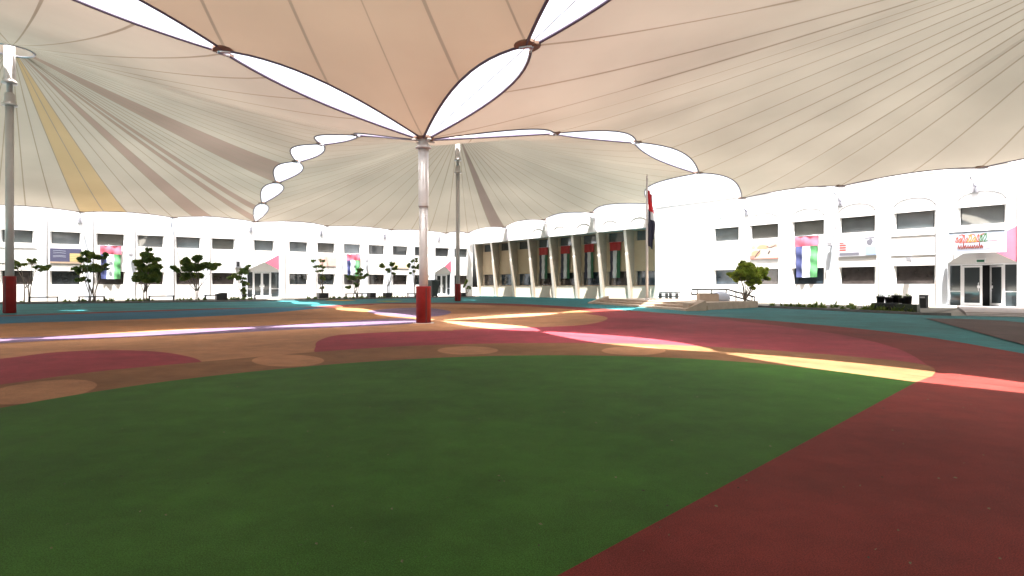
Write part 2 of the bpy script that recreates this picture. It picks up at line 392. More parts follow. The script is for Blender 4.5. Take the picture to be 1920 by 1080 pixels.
def off(chain, mast):
    out = []
    for p in chain:
        d = Vector((mast[0]-p[0], mast[1]-p[1])).normalized(); out.append((p[0]+d.x*gapd, p[1]+d.y*gapd, p[2])+((.6,) if p in narrow else ()))
    return out
m1, m2, m3, m4 = (-23.0, 28.2), (-4.4, 49.8), (21.2, 18.0), (-4.6, -1.0)
L145 = wl(MA, 14.5, 1.6, 7.3)
n1 = off([P0]+c12+[L145], m1)+[wl(MA, x, 1.6, 7.25)+(.75,) for x in (7.7, 1.0, -5.9, -12.8)]+[(-53, 36, 7.3), (-50, 28, 8), (-43, 17, 8.3), (-33, 7, 8), (-25.5, 1, 7.5)]+off(c14[::-1], m1)
n2 = off([P0]+c12+[L145], m2)
n2 = n2+[wl(MA, x, 1.6, 7.3)+(.6,) for x in (21.4, 28.5, 35.4)]+[wl(MBm, -34.6, 1.0, 7.6)+(1.0,), wl(MBm, -28.3, .12, 7.85)+(1.1,), wl(MBm, -21.4, .12, 8.1)+(1.1,), wl(MBm, -14.3, .12, 8.2)+(1.3,), wl(MBm, -7.2, .12, 8.3)+(1.6,)]+off(c23[::-1], m2)
n3 = off([P0]+c34, m3)+[(20, -14, 7.5), (31, -11, 7.8), (40, -2, 7.8), wl(MBm, 33, 4, 7.7), wl(MBm, 30.3, 1.9, 7.48)+(.75,), wl(MBm, 23.4, 1.9, 7.53)+(.75,), wl(MBm, 16.6, 1.9, 7.53)+(.75,), wl(MBm, 9.35, 1.9, 7.48)+(.75,), wl(MBm, 2.55, 1.9, 7.5)+(1.15,)]+off(c23[::-1], m3)
n4 = off([P0]+c34, m4)+[(12, -16, 7.5), (2, -25, 7.5), (-12, -24, 7.5), (-22, -16, 7.5), (-26, -4, 7.5)]+off(c14[::-1], m4)
# outline runs: P0 ... ; the chain m4 is listed P0 -> c34 -> rear -> c14
canopy('beige cone canopy at left with amber and rose repair panels fanning from its mast', m1, n1, 'beige',
       {(3, 1): 'rose', (3, 2): 'rose', (3, 3): 'rose', (5, 1): 'rose', (5, 3): 'rose', (6, 2): 'rose', (7, 2): 'amber', (7, 3): 'amber'}, 4, ZT=12.1, sw=.05)
canopy('beige cone canopy at the far end with one brown panel, over the pillared hall', m2, n2, 'beige', {(10, 2): 'clay'}, 3, ZT=13.4, sw=.05)
canopy('large beige cone canopy at upper right beside the right wing', m3, n3, 'beige')
canopy('tan cone canopy overhead, its corner pointing down at the near post', m4, n4, 'tan', pn=2)
def rcable(label, pts):
    m = MB(); m.tube([tuple(p) for p in pts], .014, 5); tag(m.build('tie_cable', galv), label, 'cable', 'tie cables in the gaps between canopies')
rcable('thin steel cable in the long bright gap at upper left', [P0]+c14)
rcable('thin steel cable in the bright gap at top centre right', [P0]+c34)

# ------------------------------------------------------------------ masts and post
def mast(label, loc, hred, H, hb):
    t = thing('canopy_mast', label, 'mast', (*loc, 0), 0, 'tall steel masts holding the canopy tops')
    p = MB(); p.lathe([(.165, 0.03), (.165, 5.0), (.165, hb-.85)], 20); p.build('pole', steel, t)
    p = MB(); p.lathe([(.23, .022), (.25, .05), (.25, hred-.03), (.235, hred)], 24); o_ = p.build('red_pad', redp, t); p = MB(); p.box(-.03, .03, -.262, -.243, .06, hred-.04); p.build('lacing_strip', redd, o_)
    p = MB(); p.lathe([(.17, hb-1.02), (.31, hb-1.0), (.31, hb-.95), (.22, hb-.82), (.2, hb-.45), (.12, hb-.4)], 24); p.build('collar', steel, t)
    p = MB(); p.lathe([(.12, hb-.4), (.12, hb), (.31, hb+.01), (.31, hb+.08), (.22, hb+.2), (.21, H), (.1, H+.1)], 24); p.build('upper_tube', steel, t)
    return t
mast('tall mast at left edge with dark red padded foot', (-23.1, 28.2), 1.72, 13.4, 10.55)
mast('slim far mast with red foot in front of the far wing corner', m2, 1.42, 14.6, 11.4)
mast('tall mast under the peak of the right hand canopy', m3, 1.5, 13.6, 11)
mast('tall mast under the peak of the tan canopy overhead', m4, 1.5, 13.6, 11)
t = thing('canopy_post', 'white steel post with bright red padded foot where four canopies meet', 'post', (P0[0], P0[1], 0))
p = MB(); p.lathe([(.150, .022), (.150, 3.95)], 28); p.build('pole', steel, t)
p = MB(); p.lathe([(.235, .022), (.25, .04), (.252, 1.24), (.24, 1.27)], 32); o_ = p.build('red_pad', redp, t)
p = MB(); p.box(.10, .15, -.24, -.222, .05, 1.22); p.build('lacing_strip', redd, o_)
p = MB(); p.lathe([(.36, .022), (.36, .034), (.30, .036)], 28); p.build('base_plate', galv, t)
p = MB(); p.lathe([(.172, 3.95), (.176, 4.0), (.172, 4.02), (.172, 5.92)], 28); p.build('sleeve', steel, t)
p = MB(); p.lathe([(.15, 5.92), (.27, 5.93), (.27, 5.97), (.19, 6.05), (.15, 6.16), (.17, 6.2), (.2, 6.21), (.2, 6.24), (.08, 6.25)], 28); p.build('cap', steel, t)
for k in range(4):
    a = R(38+90*k); p = MB(); p.box(.05, .42, -.05, .05, 6.18, 6.22, M=Matrix.Rotation(a, 4, 'Z')); p.build('arm_plate', steel, t)

# ------------------------------------------------------------------ buildings
def cells(m, x0, x1, z0, z1, y, holes, mi=0):
    xs = sorted({x0, x1, *[h[0] for h in holes], *[h[1] for h in holes]}); zs = sorted({z0, z1, *[h[2] for h in holes], *[h[3] for h in holes]})
    for a, b_ in zip(xs, xs[1:]):
        for c, d in zip(zs, zs[1:]):
            mx, mz = (a+b_)/2, (c+d)/2
            if any(h[0] < mx < h[1] and h[2] < mz < h[3] for h in holes): continue
            m.face([(a, y, c), (b_, y, c), (b_, y, d), (a, y, d)], mi)
def window(root, x0, x1, z0, z1, y=0, gl=glass, rv=.13, label=None, rev=None):
    """opening with splayed grey reveals, thin frame and one tinted pane"""
    m = MB(); dp = .16
    m.face([(x0-rv, y, z0), (x0-rv, y, z1), (x0, y+dp, z1), (x0, y+dp, z0)][::-1], 0); m.face([(x1+rv, y, z0), (x1+rv, y, z1), (x1, y+dp, z1), (x1, y+dp, z0)], 0)
    m.face([(x0-rv, y, z1), (x1+rv, y, z1), (x1, y+dp, z1), (x0, y+dp, z1)], 1); m.face([(x0-rv, y, z0), (x1+rv, y, z0), (x1, y+dp, z0), (x0, y+dp, z0)], 1)
    fr = .035
    for a, b_, c, d in ((x0, x1, z0, z0+fr), (x0, x1, z1-fr, z1), (x0, x0+fr, z0+fr, z1-fr), (x1-fr, x1, z0+fr, z1-fr)): m.box(a, b_, y+dp-.02, y+dp+.03, c, d, 2)
    w = m.build('window', [rev or grey, rev or wallw, black], root)
    if label: w['label'] = label
    rw = random.Random(int(x0*31+z0*17)); gl = rw.choice(glassv) if gl is glass else rw.choice(glass2v)
    g = MB(); g.box(x0+fr, x1-fr, y+dp+.005, y+dp+.02, z0+fr, z1-fr); g.build('pane', gl, w)
    return w
def arch(m, cx, zb, r, rise, y):
    pts = [(cx+r*math.cos(R(a)), y, zb+rise*math.sin(R(a))) for a in range(0, 181, 12)]; m.tube(pts, .028, 5)
def door_unit(root, x0, x1, z0, z1, y, leaf):
    """glazed white entrance: side lights and double doors; leaf = (left, right, opened) of the two leaves"""
    fr = MB(); dp = .25; f = .07
    fr.face([(x0, y, z0), (x0, y, z1), (x0, y+dp, z1), (x0, y+dp, z0)][::-1]); fr.face([(x1, y, z0), (x1, y, z1), (x1, y+dp, z1), (x1, y+dp, z0)]); fr.face([(x0, y, z1), (x1, y, z1), (x1, y+dp, z1), (x0, y+dp, z1)])
    L, Rr, opened = leaf
    for a, b_ in ((x0, x0+f), (x1-f, x1), (L-f, L), (Rr, Rr+f)): fr.box(a, b_, y+dp-.03, y+dp+.05, z0, z1-f)
    fr.box(x0, x1, y+dp-.03, y+dp+.05, z1-f, z1); fr.box(x0, x1, y-.25, y+dp+.05, z0-.12, z0)
    o = fr.build('door_frame', frame, root)
    for a, b_ in ((x0+f, L-f), (Rr+f, x1-f)):
        s = MB(); s.box(a, b_, y+dp, y+dp+.02, z0, z1-f, 0); s.box(a, b_, y+dp-.012, y+dp-.002, z0+.8, z0+.84, 1); s.build('side_light', [glass2, frame], o)
    mid = (L+Rr)/2
    def leafm(w, hs):
        q = MB(); st = .11
        q.box(0, st, -.025, .025, .02, z1-f-z0-.02); q.box(w-st, w, -.025, .025, .02, z1-f-z0-.02); q.box(st, w-st, -.025, .025, .02, .17); q.box(st, w-st, -.025, .025, z1-f-z0-.12, z1-f-z0-.02)
        hx = w-.16 if hs > 0 else .16
        return q, hx
    for (xa, w, hs, ang) in ((L, mid-L, 1, 0), (mid, Rr-mid, -1, opened)):
        q, hx = leafm(w, hs)
        e = q.build('door', frame, root)
        if ang: # hinge on right jamb
            e.matrix_local = Matrix.Translation((Rr, y+dp, z0)) @ Matrix.Rotation(ang, 4, 'Z') @ Matrix.Translation((-w, 0, 0))
        else: e.location = (xa, y+dp, z0)
        g2 = MB(); g2.box(.11, w-.11, -.006, .006, .17, z1-f-z0-.12); g2.build('pane', glass2, e)
        h2 = MB(); h2.tube([(hx, -.03, .85), (hx, -.09, .88), (hx, -.09, 1.27), (hx, -.03, 1.3)], .018, 6); h2.box(hx-.07, hx+.07, -.045, -.025, 1.0, 1.15); h2.build('handle', frame, e)
def pyramid_hood(root, x0, x1, z0, z1, ax, az_, depth):
    """flat pyramid over the entrance: pink right face, the other faces white"""
    A = (x0, -.005, z0); B = (x1, -.005, z0); C = (x1, -.005, z1); D = (x0, -.005, z1); P = (ax, -depth, az_)
    m = MB(); m.face([A, B, P]); m.face([C, D, P]); m.face([D, A, P]); m.face([B, C, P], 1)
    o = m.build('entrance_hood', [wallw, pink], root); o['label'] = 'pyramid shaped hood with a pink right face'

def wing(name, label, M_loc, rz, X0, X1, top, win, doors, widths, pil, zb=(1.38, 2.48), zu=(4.7, 5.7), arches=True, strings=()):
    root = thing(name, label, 'building', M_loc, rz)
    holes = []; W_ = []
    for x, w in zip(win, widths):
        W_.append((x-w/2, x+w/2, zu[0], zu[1], glass))
        if not any(abs(x-d[0]) < 1 for d in doors): W_.append((x-w/2, x+w/2, zb[0], zb[1], glass2))
    holes = [(a-.13, b_+.13, c, d) for a, b_, c, d, _ in W_]+[(d[1], d[2], .14, d[3]) for d in doors]
    m = MB(); cells(m, X0, X1, -.05, top, 0, holes)
    m.face([(X0, 0, -.05), (X0, 12, -.05), (X0, 12, top), (X0, 0, top)]); m.face([(X1, 0, -.05), (X1, 12, -.05), (X1, 12, top), (X1, 0, top)][::-1]); m.face([(X0, 12, -.05), (X0, 12, top), (X1, 12, top), (X1, 12, -.05)])
    m.build('wall', wallm, root)
    r = MB(); r.box(X0-.1, X1+.1, -.06, 12.1, top, top+.25); r.build('roof', wallw, root)
    for w in W_: window(root, w[0], w[1], w[2], w[3], 0, w[4])
    for x in pil:
        p = MB(); p.box(x-.28, x+.28, -.10, -.002, 0, top-.02); p.build('pilaster', pilm, root)
    for x, w in zip(win, widths):
        if not arches: break
        am = MB(); arch(am, x, 6.05, w/2+.1, .52, -.005); am.build('arch_moulding', wallm, root)
    for x in strings:
        for z in (3.1, 4.28):
            sc = MB(); sc.box(x-1.25, x+1.25, -.03, -.001, z, z+.03); sc.build('string_course', wallm, root)
    for d in doors:
        bk = MB(); bk.box(d[1], d[2], .9, 1.2, .1, d[3]+.1); bk.box(d[1]-.1, d[1]-.001, .1, 1.2, .1, d[3]+.1); bk.box(d[2]+.001, d[2]+.1, .1, 1.2, .1, d[3]+.1); bk.box(d[1], d[2], .1, 1.2, d[3]+.01, d[3]+.1)
        bk.build('lobby', dark, root)
        door_unit(root, d[1], d[2], .14, d[3], 0, d[4])
        pyramid_hood(root, d[1]-.05, d[2]+.05, d[3]+.02, 4.53, (d[1]+d[2])/2, 3.55, .42)
    return root
lw_x = [-9.1, -6.1, -3.05, .05, 3.15, 6.13, 9.1, 12.06, 15.75, 19.1, 21.96, 24.8, 27.6, 30.45, 33.2, 35.9, 38.5]
lw_w = [1.85]*8+[1.7]+[1.65]*8
left_wing = wing('school_wing', 'long white two storey wing on the left with two rows of dark windows', A0, RA, -30, 40.15, 7.9, lw_x, [(15.75, 13.95, 17.4, 2.66, (14.8, 16.4, 0)), (35.9, 34.6, 37.3, 2.6, (35.2, 36.6, 0))], lw_w,
                 [(a+b_)/2 for a, b_ in zip(lw_x, lw_x[1:])][::1], arches=False, strings=(-3.05, -6.1))
rw_x = [0, 3.1, 6.32, 9.5, 12.76, 16.07, 19.3, 22.6, 25.9, 29.2]
right_wing = wing('school_wing', 'white two storey wing on the right with a signboard over its open entrance', B0, RB, -6.85, 45, 7.9, rw_x, [(16.07, 14.45, 17.65, 2.5, (15.1, 17.0, R(-38)))], [1.95]+[2.0]*9,
                  [4.72, 7.9, 11.15, 14.2, 17.95, 20.95, 24.25, 27.5], strings=(12.76, 19.3))
# hall between the wings: fascia on raking fins, glazed wall set back
hall = thing('school_hall', 'hall with beige recessed wall behind raking white concrete fins', 'building', B0, RB)
FX = [-34.7+3.475*k for k in range(9)]
m = MB(); H1 = -35.0; H2 = -6.86
m.box(H1, H2, -.02, 2.4, 6.3, 8.3); m.box(H1, H2, 2.4, 12, 7.5, 8.28)
m.build('fascia', wallw, hall)
holes = []; hw = []
for a, b_ in zip(FX, FX[1:]):
    c = (a+b_)/2; hw += [(c-1.35, c+1.15, 5.35, 6.22, glass), (c-1.35, c+1.15, 1.3, 2.6, glass2)]
m = MB(); cells(m, H1, H2, -.02, 6.3, 1.2, [(a-.13, b_+.13, c, d) for a, b_, c, d, _ in hw]); m.build('recessed_wall', beige, hall)
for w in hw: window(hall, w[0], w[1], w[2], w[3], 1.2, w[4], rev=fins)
for i, x in enumerate(FX):
    m = MB(); t2 = .16
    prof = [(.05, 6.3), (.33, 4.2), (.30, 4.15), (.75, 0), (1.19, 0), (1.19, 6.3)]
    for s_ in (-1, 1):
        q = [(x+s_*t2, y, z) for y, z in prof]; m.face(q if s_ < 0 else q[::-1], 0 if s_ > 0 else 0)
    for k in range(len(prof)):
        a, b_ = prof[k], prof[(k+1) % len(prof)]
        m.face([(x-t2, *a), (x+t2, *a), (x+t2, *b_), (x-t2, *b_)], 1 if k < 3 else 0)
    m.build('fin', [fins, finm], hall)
for i, (a, b_) in enumerate(zip(FX, FX[1:])):
    m = MB(); m.box(a+.17, b_-.17, .95, 1.19, 0, 1.24); m.build('low_wall', beige2, hall)
for a, b_ in list(zip(FX, FX[1:]))[3:]:
    am = MB(); arch(am, (a+b_)/2, 6.9, .9, .4, -.03); am.build('arch_moulding', wallw, hall)
for x in FX[0::2]:
    p = MB(); p.box(x-.07, x+.07, -.22, -.03, 6.45, 7.75); p.box(x-.07, x+.07, -.8, -.22, 7.62, 7.75); p.build('cable_bracket', galv, hall)

# ------------------------------------------------------------------ wall fixtures
def bracket(M, rz, x, label):
    t = thing('cable_anchor', label, 'bracket', tuple(M @ Vector((x, 0, 6.7))), rz, 'canopy anchor brackets on the walls')
    p = MB(); p.box(-.16, .16, -.06, -.002, -.22, .22); p.build('base_plate', galv, t)
    p = MB(); p.tube([(0, -.05, .1), (0, -.55, .4), (0, -.95, .62)], .05, 8); p.tube([(0, -.05, -.15), (0, -.5, .36)], .035, 6); p.build('arm', galv, t)
for i, x in enumerate((-5.9, 1.0, 7.7, 14.5, 21.4, 28.5, 35.4)):
    bracket(MA, RA, x, 'canopy anchor on the left wing, %s' % ['behind the left mast', 'above and left of the flag near the left mast', 'three bays right of the leftmost flag', 'just left of the pink hooded entrance', 'above the palm in a box', 'right of the flag behind the far trees', 'above the farthest entrance'][i])
for i, x in enumerate((1.75, 8.5, 15.8)):
    bracket(MBm, RB, x, 'canopy anchor on the right wing, %s' % ['left of the second window', 'over the banner with the red writing', 'over the entrance signboard'][i])
def flood(M, rz, x, z, label):
    t = thing('flood_light', label, 'lamp', tuple(M @ Vector((x, 0, z))), rz, 'small flood lights on the white walls')
    p = MB(); p.tube([(0, 0, 0), (0, -.28, .03)], .022, 6); p.build('arm', black, t)
    p = MB(); p.box(-.13, .13, -.40, -.22, -.10, .14, M=Matrix.Rotation(R(0), 4, 'X')); p.box(-.11, .11, -.38, -.24, -.13, -.10, 1); p.build('lamp_head', [galv, black], t)
flood(MA, RA, 6.1-1.5, 3.95, 'flood light on left wing right of the leftmost flag')
flood(MA, RA, 26.3, 3.95, 'flood light on left wing right of the far flag')
flood(MBm, RB, 7.95, 4.0, 'flood light on right wing left of the banner with red writing')
flood(MBm, RB, 12.6, 2.85, 'flood light just above the lower window left of the open entrance')
def box_thing(name, label, cat, M, rz, x0, x1, z0, z1, d, mats, deco=None):
    t = thing(name, label, cat, tuple(M @ Vector(((x0+x1)/2, 0, z0))), rz)
    w = (x1-x0)/2; h = z1-z0
    p = MB(); p.box(-w, w, -d, -.004, 0, h); p.build('board', mats, t)
    if deco: deco(t, w, h, -d-.003)
    return t
def art(name, rects, t, y):
    for k, (col, polys) in enumerate(rects):
        p = MB()
        for q in polys:
            p.face([(a, y-.002*k, c) for a, c in q])
        p.build(name, mat('print_%s_%d' % (name, random.randint(0, 9999)), col, .6), t)
def rc(a, b_, c, d): return [(a, c), (b_, c), (b_, d), (a, d)]
def blob(cx, cz, rx, rz_, n=12, j=.0): return [(cx+rx*math.cos(R(k*360/n))*(1+random.uniform(-j, j)), cz+rz_*math.sin(R(k*360/n))*(1+random.uniform(-j, j))) for k in range(n)]
def stroke(pts, w):
    P = spline(pts, 5); out = []
    up = []; dn = []
    for i, p in enumerate(P):
        d = Vector(P[min(i+1, len(P)-1)])-Vector(P[max(i-1, 0)]); d = d.normalized() if d.length else Vector((1, 0)); n = Vector((-d.y, d.x))*w/2
        up.append((p[0]+n.x, p[1]+n.y)); dn.append((p[0]-n.x, p[1]-n.y))
    return [[up[i], up[i+1], dn[i+1], dn[i]] for i in range(len(P)-1)]
def b_navy(t, w, h, y):
    art('print', [((.30, .22, .16), [rc(-w, w, 0, .12*h)]),
                  ((.30, .32, .38), sum([stroke([(-.8*w, z*h), (-.4*w, (z+.03)*h), (0, z*h)], .025) for z in (.82, .68, .5, .42)], [])),
                  ((.42, .33, .14), [rc(.25*w, .98*w, .14*h, .68*h)]), ((.25, .18, .1), [rc(.25*w, .98*w, z*h, (z+.03)*h) for z in (.22, .34, .46, .57)])], t, y)
def b_collage(t, w, h, y):
    art('print', [((.38, .22, .14), [blob(-.6*w, .35*h, .35*w, .2*h, 12, .2), blob(-.1*w, .75*h, .4*w, .15*h, 12, .2)]),
                  ((.35, .25, .2), [blob(-.75*w, .75*h, .15*w, .12*h, 10, .2), blob(.7*w, .8*h, .25*w, .09*h, 10, .2)]),
                  ((.08, .06, .06), sum([stroke([(-.65*w, .1*h), (-.45*w, .35*h), (-.25*w, .55*h)], .1), stroke([(.3*w, .3*h), (.42*w, .5*h)], .12), stroke([(.2*w, .78*h), (.5*w, .7*h), (.85*w, .85*h)], .05)], [])),
                  ((.6, .15, .12), [rc(-w, -.7*w, 0, .22*h), rc(-.9*w, w, 0, .04*h)])], t, y)
def b_red(t, w, h, y):
    art('print', [((.6, .06, .05), [rc(-.95*w, -.6*w, z*h, (z+.09)*h) for z in (.3, .43, .56)]+[rc(-.95*w, -.72*w, .69*h, .76*h)]),
                  ((.70, .68, .35), [blob(.0, .8*h, .3*w, .1*h, 10, .1)]),
                  ((.12, .12, .15), [rc(-.95*w, .1*w, .06*h, .2*h), blob(.65*w, .72*h, .16*w, .16*h, 10, .2), rc(.4*w, .9*w, .92*h, .96*h)]),
                  ((.45, .47, .52), [blob(.22*w, .25*h, .14*w, .2*h, 8, .2)]), ((.24, .33, .48), [rc(.45*w, .98*w, .05*h, .5*h)])], t, y)
def b_pale(t, w, h, y):
    art('print', [((.5, .4, .36), [rc(-.5*w, .3*w, .85*h, .89*h), rc(-.5*w, .3*w, .15*h, .19*h), rc(-.5*w, -.44*w, .19*h, .85*h), rc(.24*w, .3*w, .19*h, .85*h)]),
                  ((.6, .4, .35), [blob(.7*w, z*h, .12*w, .08*h, 8, .2) for z in (.2, .5, .8)]), ((.35, .3, .28), [blob(-.8*w, .8*h, .12*w, .12*h, 8, .2)])], t, y)
def b_cream(t, w, h, y):
    art('print', [((.65, .6, .35), [rc(-.95*w, .95*w, .08*h, .35*h)]), ((.5, .42, .42), [rc(-.95*w, .95*w, .85*h, .95*h), rc(-.7*w, .3*w, .5*h, .56*h)])], t, y)
box_thing('wall_banner', 'dark navy banner with pale writing and a yellow block beside the left mast', 'banner', MA, RA, -1.0, 1.1, 3.1, 4.33, .04, mat('navy_print', (.04, .04, .085), .6), b_navy)
box_thing('wall_banner', 'pale pink framed banner behind the palm in a box', 'banner', MA, RA, 21.2, 23.0, 3.3, 4.3, .04, mat('pale_print', (.55, .36, .32), .6), b_pale)
box_thing('wall_banner', 'cream banner with a yellow stripe behind the ball topped tree', 'banner', MA, RA, 29.6, 31.5, 3.2, 4.3, .04, mat('cream_print', (.58, .48, .38), .6), b_cream)
box_thing('wall_banner', 'photo collage banner above the small round crowned tree', 'banner', MBm, RB, 2.05, 4.25, 3.22, 4.35, .06, mat('collage_print', (.40, .34, .31), .6), b_collage)
box_thing('wall_banner', 'white banner with red writing and a blue corner on the right wing', 'banner', MBm, RB, 8.4, 10.7, 3.17, 4.37, .06, mat('white_print', (.42, .42, .48), .6), b_red)
def b_sign(t, w, h, y):
    org = []; gn = []; yl = []; br = []
    rs = random.Random(4); x = -.74*w
    for k in range(9):                       # flowing script, upper line, uneven letter heights
        c = org if k < 4 else (yl if k in (4, 5) else (org if k == 6 else gn)); hh = rs.uniform(.16, .34)*h; ww = rs.uniform(.12, .2)
        c += stroke([(x-.03, .50*h), (x+ww*.3, .52*h+hh*.6), (x+ww*.75, .52*h+hh), (x+ww*.8, .55*h+hh*.3), (x+ww*.3, .50*h), (x+ww*1.15, .53*h)], rs.uniform(.03, .05))
        if rs.random() < .5: c += stroke([(x, .5*h+hh), (x+ww, .54*h+hh)], .035)
        x += ww*1.08
    for q_ in range(3): org += stroke([(-.62*w+.5*q_, .8*h), (-.5*w+.5*q_, .86*h), (-.42*w+.5*q_, .78*h)], .04)
    x = -.66*w
    for k in range(11):                      # lower line
        hh = rs.choice((.14, .16, .26))*h; ww = rs.uniform(.08, .13)
        br += stroke([(x, .2*h), (x+ww*.35, .2*h+hh), (x+ww*.6, .19*h), (x+ww, .22*h+hh*.4)], .034); x += ww*1.05
    org += stroke([(-.6*w, .46*h), (0, .48*h), (.75*w, .52*h)], .018); br += stroke([(-.7*w, .14*h), (0, .13*h), (.5*w, .16*h)], .014)
    art('lettering', [((.45, .06, .02), org), ((.04, .14, .03), gn), ((.5, .22, .02), yl), ((.20, .04, .03), br)], t, y)
t = thing('sign_board', 'pale blue signboard with orange and green script over the open right entrance', 'sign', tuple(MBm @ Vector((16.0, 0, 3.12))), RB)
p = MB(); p.box(-1.28, 1.28, -.62, -.50, 0, 1.17); p.build('board', mat('sign_blue', (.33, .38, .47), .5, .05, 1), t)
p = MB()
for a, b_, c, d in ((-1.31, 1.31, -.03, 0.0), (-1.31, 1.31, 1.17, 1.2), (-1.31, -1.28, 0, 1.17), (1.28, 1.31, 0, 1.17)): p.box(a, b_, -.64, -.48, c, d)
for x in (-1, 1): p.box(x-.03, x+.03, -.50, -.005, 1.0, 1.06); 
p.build('sign_frame', frame, t); b_sign(t, 1.28, 1.17, -.623)
t = thing('exit_sign', 'small green lit box sign under the hood of the right entrance', 'sign', tuple(MBm @ Vector((16.1, -.14, 2.56))), RB)
p = MB(); p.box(-.22, .22, -.10, 0, 0, .22); p.build('housing', frame, t)
p = MB(); p.box(-.17, .17, -.108, -.101, .03, .15); p.build('sign_face', mat('exit_green', (.02, .16, .09), .4), t)
t = thing('wall_speaker', 'grey box fixed high on the left wing beside the pink hooded entrance', 'speaker', tuple(MA @ Vector((13.3, 0, 3.0))), RA)
p = MB(); p.box(-.22, .22, -.25, -.004, 0, .62); p.build('housing', galv, t); p = MB(); p.box(-.12, .12, -.258, -.251, .08, .54); p.build('grille', black, t)
t = thing('notice_plate', 'small paper notice on the wall left of the open entrance', 'sign', tuple(MBm @ Vector((14.0, 0, 1.05))), RB)
p = MB(); p.box(-.16, .16, -.03, -.004, 0, .5); p.build('board', mat('notice', (.55, .48, .42), .7), t)

# flags
sunlit_flag = [mat('sunlit_red', (.55, .11, .17), .7, .06, 3), mat('sunlit_navy', (.035, .045, .14), .7, .1, 3), mat('sunlit_white', (.58, .62, .70), .7, .06, 2), mat('sunlit_green', (.09, .30, .12), .7, .12, 3)]  # wall flags: overexposed sunlight put into paler cloth colours
def flag(M, rz, x, ztop, zmid, zbot, w, yoff, label, seed, grp):
    rnd = random.Random(seed); ph = rnd.uniform(0, 6)
    t = MB(); NX, NZ = 24, 14
    def pt(u, z, ww, gather):
        k = (ztop-z)/(ztop-zbot)
        yy = -.05-(.035+.05*k)*(1+math.sin(u*15+ph+k*1.5))*.5-.02*math.sin(z*7+u*4+ph)
        return ((u-.5)*ww*(1-.05*gather*k), yy-.03, z)
    zs = [ztop+(zmid-ztop)*i/4 for i in range(5)]
    for i in range(4):
        for j in range(NX): t.face([pt(j/NX, zs[i+1], w*1.08, 1), pt((j+1)/NX, zs[i+1], w*1.08, 1), pt((j+1)/NX, zs[i], w*1.08, 1), pt(j/NX, zs[i], w*1.08, 1)], 0, True)
    zs = [zmid+(zbot-zmid)*i/NZ for i in range(NZ+1)]
    for i in range(NZ):
        for j in range(NX):
            c = 1 if j < 7 else (2 if j < 16 else 3)
            t.face([pt(j/NX, zs[i+1], w, 1), pt((j+1)/NX, zs[i+1], w, 1), pt((j+1)/NX, zs[i], w, 1), pt(j/NX, zs[i], w, 1)], c, True)
    r = thing('hanging_flag', label, 'flag', tuple(M @ Vector((x, yoff, 0))), rz, grp)
    t.build('cloth', sunlit_flag if seed < 10 else [flag_hr, flag_k, flag_hw, flag_hg], r, weld=True)
    p = MB(); p.tube([(-w*.58, -.09, ztop+.01), (w*.58, -.09, ztop+.01)], .02, 6); p.build('rod', galv, r)
fg = 'red, black, white and green flags hung on the walls'
flag(MA, RA, 3.15, 4.68, 3.95, 1.85, 1.45, 0, 'hanging flag on the left wing behind the second tree from the left', 1, fg)
flag(MA, RA, 24.85, 4.62, 3.98, 2.25, 1.4, 0, 'distant hanging flag on the left wing left of the near post', 2, fg)
flag(MBm, RB, 6.3, 4.66, 3.97, 1.85, 1.5, 0, 'hanging flag on the right wing between the two banners', 3, fg)
for k, nm in zip((3, 4, 5, 6), ('farthest left of the four in the hall bays', 'second from the left in the hall bays', 'third from the left in the hall bays', 'nearest the steps in the hall bays')):
    flag(MBm, RB, (FX[k]+FX[k+1])/2-.35, 5.35, 4.55, 2.0, 1.28, 1.17, 'hanging flag, '+nm, 10+k, fg)

# ------------------------------------------------------------------ stage platform with steps, flagpole, rail
q = lambda x, y, z: Vector((x, y, z))
t = thing('stone_platform', 'low beige stone platform with wide steps under the flagpole', 'platform', (7, 38, 0))
O = Vector((7, 38, 0))
fl, fr_, er = Vector((5.5, 42.9, 0)), Vector((8.75, 30.6, 0)), Vector((14.2, 35.4, 0))
d = (fr_-fl).normalized(); nrm = Vector((-d.y, d.x, 0))   # into platform
if nrm.x < 0: nrm = -nrm
for i, (o_, h) in enumerate(((0, .13), (.62, .25), (1.24, .38))):
    m = MB(); a = fl+nrm*o_-O+d*.0; b_ = fr_+nrm*o_-O-d*.55
    back = fl+nrm*5.2-O; br_ = er-O+Vector((-.2, .1, 0))
    pts = [a, b_] + ([br_, back] if i == 2 else [b_+nrm*.9, a+nrm*.9])
    u = Vector((0, 0, h-.003*i))
    m.face([p_+u for p_ in pts]);
    for k in range(len(pts)): m.face([pts[k], pts[(k+1) % len(pts)], pts[(k+1) % len(pts)]+u, pts[k]+u])
    m.build('platform_top' if i == 2 else 'step', [ledm, ledm2][i % 2], t)
def cheek(p0, w, L, h0, h1):
    m = MB(); a = p0-O; s_ = d*w; e_ = nrm*L
    P = [a, a+s_, a+s_+e_, a+e_]; Z = [h0, h0, h1, h1]
    T_ = [p_+Vector((0, 0, z)) for p_, z in zip(P, Z)]
    m.face(T_)
    for k in range(4): m.face([P[k], P[(k+1) % 4], T_[(k+1) % 4], T_[k]])
    m.build('cheek_block', ledm, t)
cheek(fl-d*.3-nrm*.1, .5, 1.4, .10, .55); cheek(fr_-d*.5-nrm*.1, .6, 1.1, .12, .56)
m = MB(); a = fr_-O+nrm*.1; b_ = er-O; n2 = Vector((-(b_-a).y, (b_-a).x, 0)).normalized()*.35
